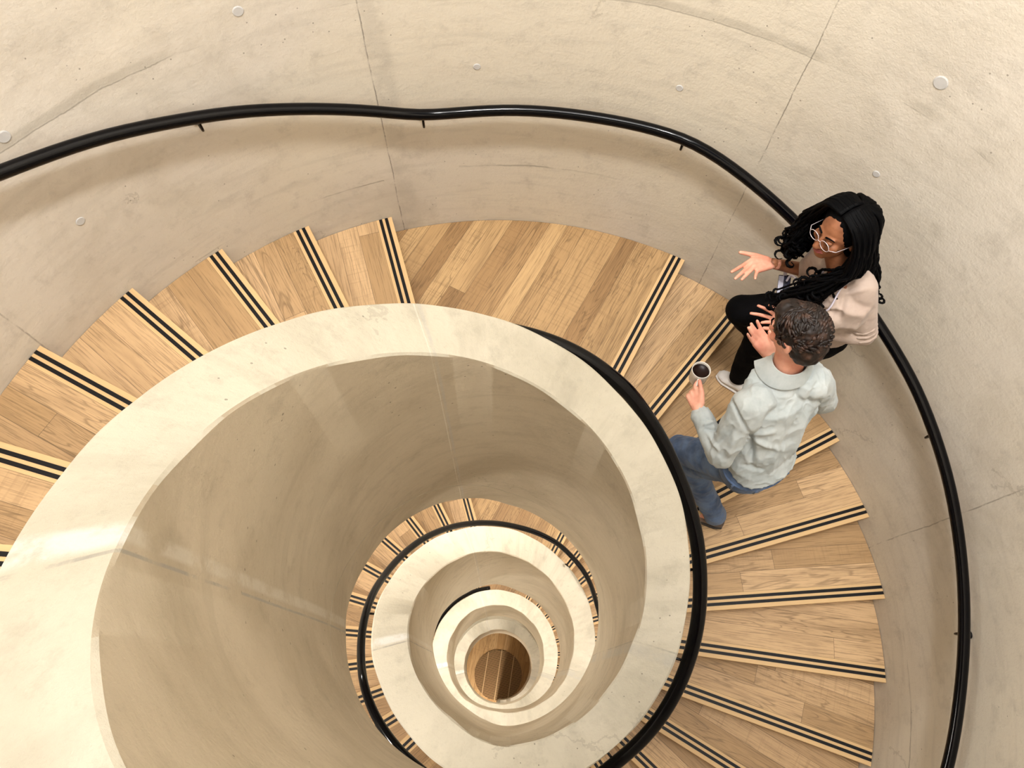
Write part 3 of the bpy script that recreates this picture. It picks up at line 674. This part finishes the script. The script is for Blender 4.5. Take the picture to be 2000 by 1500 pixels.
# ---------------------------------------------------------------- the woman
wom = empty('person', (1.414, 1.372, -0.300), 'woman with long black braids in a taupe top, glasses and lanyard, one palm held out', 'person')
wf = V(-.80, -.10, 0).normalized(); wl = V(.15, -1, 0).normalized()      # facing, and towards her left
wHip = V(1.531, 1.279, 0.600); wWa = V(1.513, 1.263, 0.760); wCh = V(1.475, 1.234, 0.930); wNk = V(1.437, 1.262, 1.100); wHd = V(1.345, 1.331, 1.275)
wSR = V(1.390, 1.371, 1.040); wSL = V(1.509, 1.208, 1.040); wEL = V(1.624, 1.127, 0.790); wWL = V(1.322, 1.156, 0.790); wKL = V(1.239, 1.199, 0.800)
wER = V(1.397, 1.425, 0.840); wWR = V(1.222, 1.430, 0.890); wKR = V(1.126, 1.402, 0.915)
wf = V(-.85, -.35, 0).normalized(); wl = V(.35, -.85, 0).normalized()
gHR = V(1.515, 1.334, 0.600); gKR = V(1.240, 1.460, 0.400); gAR = V(1.631, 1.504, -0.200); gHL = V(1.545, 1.226, 0.580); gKL = V(1.390, 1.385, 0.160); gAL = V(1.393, 1.346, -0.210)
b = Blob()
b.loft([(wHip-UP*.06, wl*.13, wf*.085), (wHip+UP*.04, wl*.13, wf*.09), (wWa, wl*.105, wf*.08), (wCh, wl*.12, wf*.09), (wNk-UP*.08, wl*.12, wf*.07), (wNk-UP*.03, wl*.055, wf*.055)])
b.chain([wNk-UP*.05, wHd-UP*.06], [.052, .05])
wF = V(-.84, -.40, .0); wU = V(-.12, .05, 1.0)
wc, wFd, wUp, wSd = head(b, wHd, wF, wU, 1.0)
b.chain([wSL, wEL, wWL], [.04, .034, .024]); b.chain([wSR, wER, wWR], [.04, .034, .024])
b.chain([gHR, gKR, gAR], [.07, .048, .035]); b.chain([gHL, gKL, gAL], [.07, .048, .035])
body = b.build('body', SK_W, wom, .0045, 5)
face_parts(body, wc, wFd, wUp, wSd, 1.0, SK_W)
# hands: paler palms, each running on from its wrist
h1 = Blob(); hand(h1, wWR, wKR, V(-.1, .95, .1), [V(1.067, 1.456, 0.935), V(1.012, 1.348, 0.945), V(1.024, 1.314, 0.945), V(1.054, 1.312, 0.940), V(1.120, 1.327, 0.925)], V(.1, -.1, 1), .95, .006); h1.cap(wWR, wWR+(wER-wWR)*.15, .023, .026)
h1.build('hand', SK_P, body, .0035, 4)
h2 = Blob(); hand(h2, wWL, wKL, V(-.4, -.9, 0), [V(1.176, 1.147, 0.800), V(1.171, 1.175, 0.800), V(1.124, 1.216, 0.810), V(1.158, 1.250, 0.820), V(1.207, 1.259, 0.815)], V(0, .1, 1), .95, -.006)
h2.build('hand', SK_P, body, .0035, 4)
# trousers
t_ = Blob()
t_.loft([(wHip-UP*.09, wl*.155, wf*.11), (wHip, wl*.168, wf*.118), (wHip+UP*.07, wl*.15, wf*.105), (wHip+UP*.12, wl*.135, wf*.098)])
t_.chain([gHR, (gHR+gKR)/2, gKR, (gKR+gAR)/2, gAR], [.105, .095, .080, .068, .055]); t_.chain([gHL, (gHL+gKL)/2, gKL, (gKL+gAL)/2, gAL+UP*.03], [.105, .092, .078, .070, .055])
t_.build('trousers', M_black, wom, .006, 5, .5, lambda p, n: .004*nz(p, 14, 3))
s1_ = shoe(wom, gAL+V(.07, -.07, 0), gAL+V(-.085, .06, 0), M_white, -.3, .042, .075)
shoe(wom, gAR+V(.05, -.06, 0), gAR+V(-.12, .08, 0), M_white, -.3, .042, .075)
# top
tp_ = Blob()
tp_.loft([(wHip+UP*.05, wl*.158, wf*.12), (wWa, wl*.138, wf*.112), ((wWa+wCh)/2, wl*.142, wf*.118), (wCh, wl*.155, wf*.122), (wCh+(wNk-wCh)*.5, wl*.155, wf*.10), (wNk-UP*.07, wl*.13, wf*.08), (wNk-UP*.035, wl*.08, wf*.065)])
for q in (-1, 1): tp_.ell(wCh+wf*.075+wl*.065*q+UP*.0, wl*.062, wf*.06, UP*.06)
tp_.chain([wSL-wl*.02, wSL, (wSL+wEL)/2, wEL, wEL+(wWL-wEL)*.42], [.072, .070, .062, .056, .046])
tp_.chain([wSR+wl*.02, wSR, (wSR+wER)/2, wER], [.072, .068, .058, .048])
fo = [(V(1.596, 1.201, 0.900), V(1.532, 1.100, 0.850), .01, 0.011), (V(1.518, 1.152, 0.800), V(1.626, 1.114, 0.800), .008, -0.011), (V(1.500, 1.177, 0.850), V(1.479, 1.244, 1.000), .012, -0.014), (V(1.397, 1.225, 0.900), V(1.505, 1.200, 0.900), .01, 0.011), (V(1.439, 1.206, 1.000), V(1.548, 1.214, 1.050), .012, 0.008), (V(1.468, 1.189, 0.850), V(1.487, 1.226, 0.900), .012, -0.011)]
top = tp_.build('top', M_top, wom, .006, 5, .5, lambda p, n: .005*nz(V(p.x+p.y, p.y, p.z*1.6), 12, 4)+.001*nz(p, 50, 2), fo, V(-.45, -.52, .72).normalized())
def sleeve_rolls(a, e_, n_, r0, at0, dt):
    d = (e_-a); dn = d.normalized(); u = dn.cross(UP).normalized(); q = dn.cross(u)
    for i in range(n_):
        c = a+d*(at0+dt*i); tube('sleeve_roll', [c+(u*math.cos(k*T/30)+q*math.sin(k*T/30))*(r0+.0015*math.sin(k*2.1+i)) for k in range(31)], .0085, 8, M_top, top)
sleeve_rolls(wEL, wSL, 3, .052, .02, .10)
# neckline skin, lanyard and badge
ly0 = wNk+wf*.055+wl*.05; 
badge_c = V(1.300, 1.373, 0.800)
lan = smooth_pts([wNk-wf*.04+wl*.045-UP*.01, wNk+wl*.05+wf*.04-UP*.03, wCh+wf*.14+wl*.05+UP*.05, badge_c+UP*.06+V(.03, 0, 0), badge_c+UP*.03], 8)
lan2 = smooth_pts([wNk-wf*.05-wl*.07-UP*.01, wNk-wl*.075+wf*.03-UP*.02, wCh+wf*.14-wl*.05+UP*.05, badge_c+UP*.06+V(.02, .01, 0), badge_c+UP*.03], 8)
M_lan = plain('lanyard_cord', lin(190, 184, 196), .5); M_navy = plain('navy_plastic', lin(18, 22, 48), .25)
tube('lanyard', lan, .004, 8, M_lan, top); tube('lanyard', lan2, .004, 8, M_lan, top)
def slab(name, c, X, Y, Z, mat, par):
    v = [c+X*a+Y*b_+Z*d for d in (-1, 1) for b_ in (-1, 1) for a in (-1, 1)]; f = [(0, 1, 3, 2), (4, 5, 7, 6), (0, 1, 5, 4), (2, 3, 7, 6), (0, 2, 6, 4), (1, 3, 7, 5)]
    o = link(name, mesh(name, v, f), mat, par); bv = o.modifiers.new('b', 'BEVEL'); bv.width = min(X.length, Y.length, Z.length)*.5; bv.segments = 2; return o
bX = V(.85, -.25, .35).normalized(); bY = V(.35, .75, .3).normalized(); bY = (bY-bX*bY.dot(bX)).normalized(); bZ = bX.cross(bY)
bd = slab('badge_holder', badge_c, bX*.027, bY*.046, bZ*.003, M_navy, top)
M_film = plain('clear_film', lin(176, 178, 196), .12, .8); slab('badge_film', badge_c-bX*.014+bZ*.0036, bX*.011, bY*.042, bZ*.0006, M_film, bd)
slab('badge_clip', badge_c+bY*.052, bX*.008, bY*.010, bZ*.004, M_lan, bd)
# glasses
M_wire = NT('clear_frame', .25, .6, .3); M_wire.color(lin(206, 196, 200)); M_wire = M_wire.m
gl = None
for q in (-1, 1):
    gc = wc+wUp*.001+wFd*.104+wSd*q*.032
    r = tube('glasses', [gc+wSd*.025*math.cos(k*T/24)+wUp*.019*math.sin(k*T/24) for k in range(25)], .0013, 8, M_wire, wom); 
    tube('temple', [gc+wSd*q*.025, gc+wSd*q*.045-wFd*.02, gc+wSd*q*.05-wFd*.11], .0013, 6, M_wire, r)
    if q == -1: gl = r
tube('bridge', [wc+wFd*.104-wSd*.008, wc+wFd*.109+wUp*.004, wc+wFd*.104+wSd*.008], .0013, 6, M_wire, gl)
# braids
random.seed(21)
hb = Blob(); hb.ell(wc+wUp*.036-wFd*.026, wSd*.092, wFd*.100, wUp*.096); hb.ell(wc-wUp*.05-wFd*.055, wSd*.088, wFd*.07, wUp*.10)
whair = hb.build('hair', M_hairB, wom, .006, 4, .5, lambda p, n: .004*abs(nz(p, 40, 2)))
br = Blob(); sR = -wSd
HUB = V(wc.x, wc.y, 0)
for i in range(400):
    side_ = -1 if i % 2 else 1
    fr = random.uniform(-1.0, .75)                     # along the parting, back to front
    p0 = wc+wUp*(.134-.035*max(fr, 0)**2-.05*max(-fr, 0)**2)+wFd*(.08*fr-.012)+wSd*side_*.003
    dirn = (wSd*side_*random.uniform(.75, 1.0)+wFd*(fr*.62-.12)).normalized()
    if fr < -.45: dirn = (wSd*side_*random.uniform(.05, 1)-wFd*.9).normalized()
    dirn.z = 0; dirn.normalize()
    out = random.uniform(.108, .138); e = wc+wUp*.015+dirn*out-wFd*.012
    sh_ = e-UP*random.uniform(.07, .12)+dirn*random.uniform(.005, .045)
    ln_ = random.uniform(.12, .27); 
    dr = V(random.uniform(-.1, .1), random.uniform(-.1, .1), 0)
    if side_ > 0 and fr > -.45: dr += V(-.62, .12, 0)*random.uniform(.2, 1.0); ln_ *= 1.05      # left-hand locks sweep across the chest
    elif side_ < 0 and fr > -.45: dr += V(-.05, -.12, 0)*random.uniform(0, 1); ln_ *= .85
    else: dr += V(.42, -.30, 0)*random.uniform(.2, 1); ln_ *= 1.1
    pts = [p0, (p0+e)/2+(wUp*.030+dirn*.018), e, sh_]
    nseg = 6; ph = random.uniform(0, T); am = random.uniform(.005, .016)
    for k in range(1, nseg+1):
        t = k/nseg; q = sh_-UP*ln_*t+dr*ln_*1.2*t+V(math.sin(ph+t*8)*am, math.cos(ph+t*7)*am, 0)
        pts.append(q)
    ce = pts[-1]; cr_ = random.uniform(.008, .02)
    for k in range(1, 6):
        a = k*1.1; pts.append(ce+V(math.cos(ph+a)*cr_-math.cos(ph)*cr_, math.sin(ph+a)*cr_-math.sin(ph)*cr_, -.004*k))
    for k, q in enumerate(pts):      # nothing passes into the wall
        rr2 = math.hypot(q.x, q.y)
        if rr2 > RW-.03: q.x *= (RW-.03)/rr2; q.y *= (RW-.03)/rr2
    sp = smooth_pts(pts, 4); r0 = random.uniform(.0048, .0075)
    rings = []; prev = None; N_ = len(sp)
    for m_, p in enumerate(sp):
        t = (sp[min(m_+1, N_-1)]-sp[max(m_-1, 0)]).normalized()
        u = t.cross(V(0, 0, 1) if abs(t.z) < .9 else V(1, 0, 0)).normalized() if prev is None else (prev-t*prev.dot(t)).normalized()
        prev = u; w_ = t.cross(u); r = r0*(1+.16*math.sin(m_*2.6))*(1 if m_ < N_-12 else max(.35, (N_-m_)/12))
        rings.append([p+(u*math.cos(k*T/6)+w_*math.sin(k*T/6))*r for k in range(6)])
    br.add(sweep(rings))
br.build('braids', M_hairB, whair, None)
# unseen fill lamps added under the soffits to brighten the lower turns
for k in (0, 1, 2):
    for u in (-2.6, -1.5, -.4, .7, 1.8):
        if k == 2 and u > .5: continue
        s = u+k*T; c = P(1.55, s, zslab(s)-.15-.035-.16-.03)
        area('soffit_fill', c, 27, .25, c+Vector((0, 0, -1)), (1, .94, .86))
area('ground_lamp', (-.35, -2.0, -11.0), 60, .25, (-.2, 0, FLOOR_Z), (1, .9, .78))
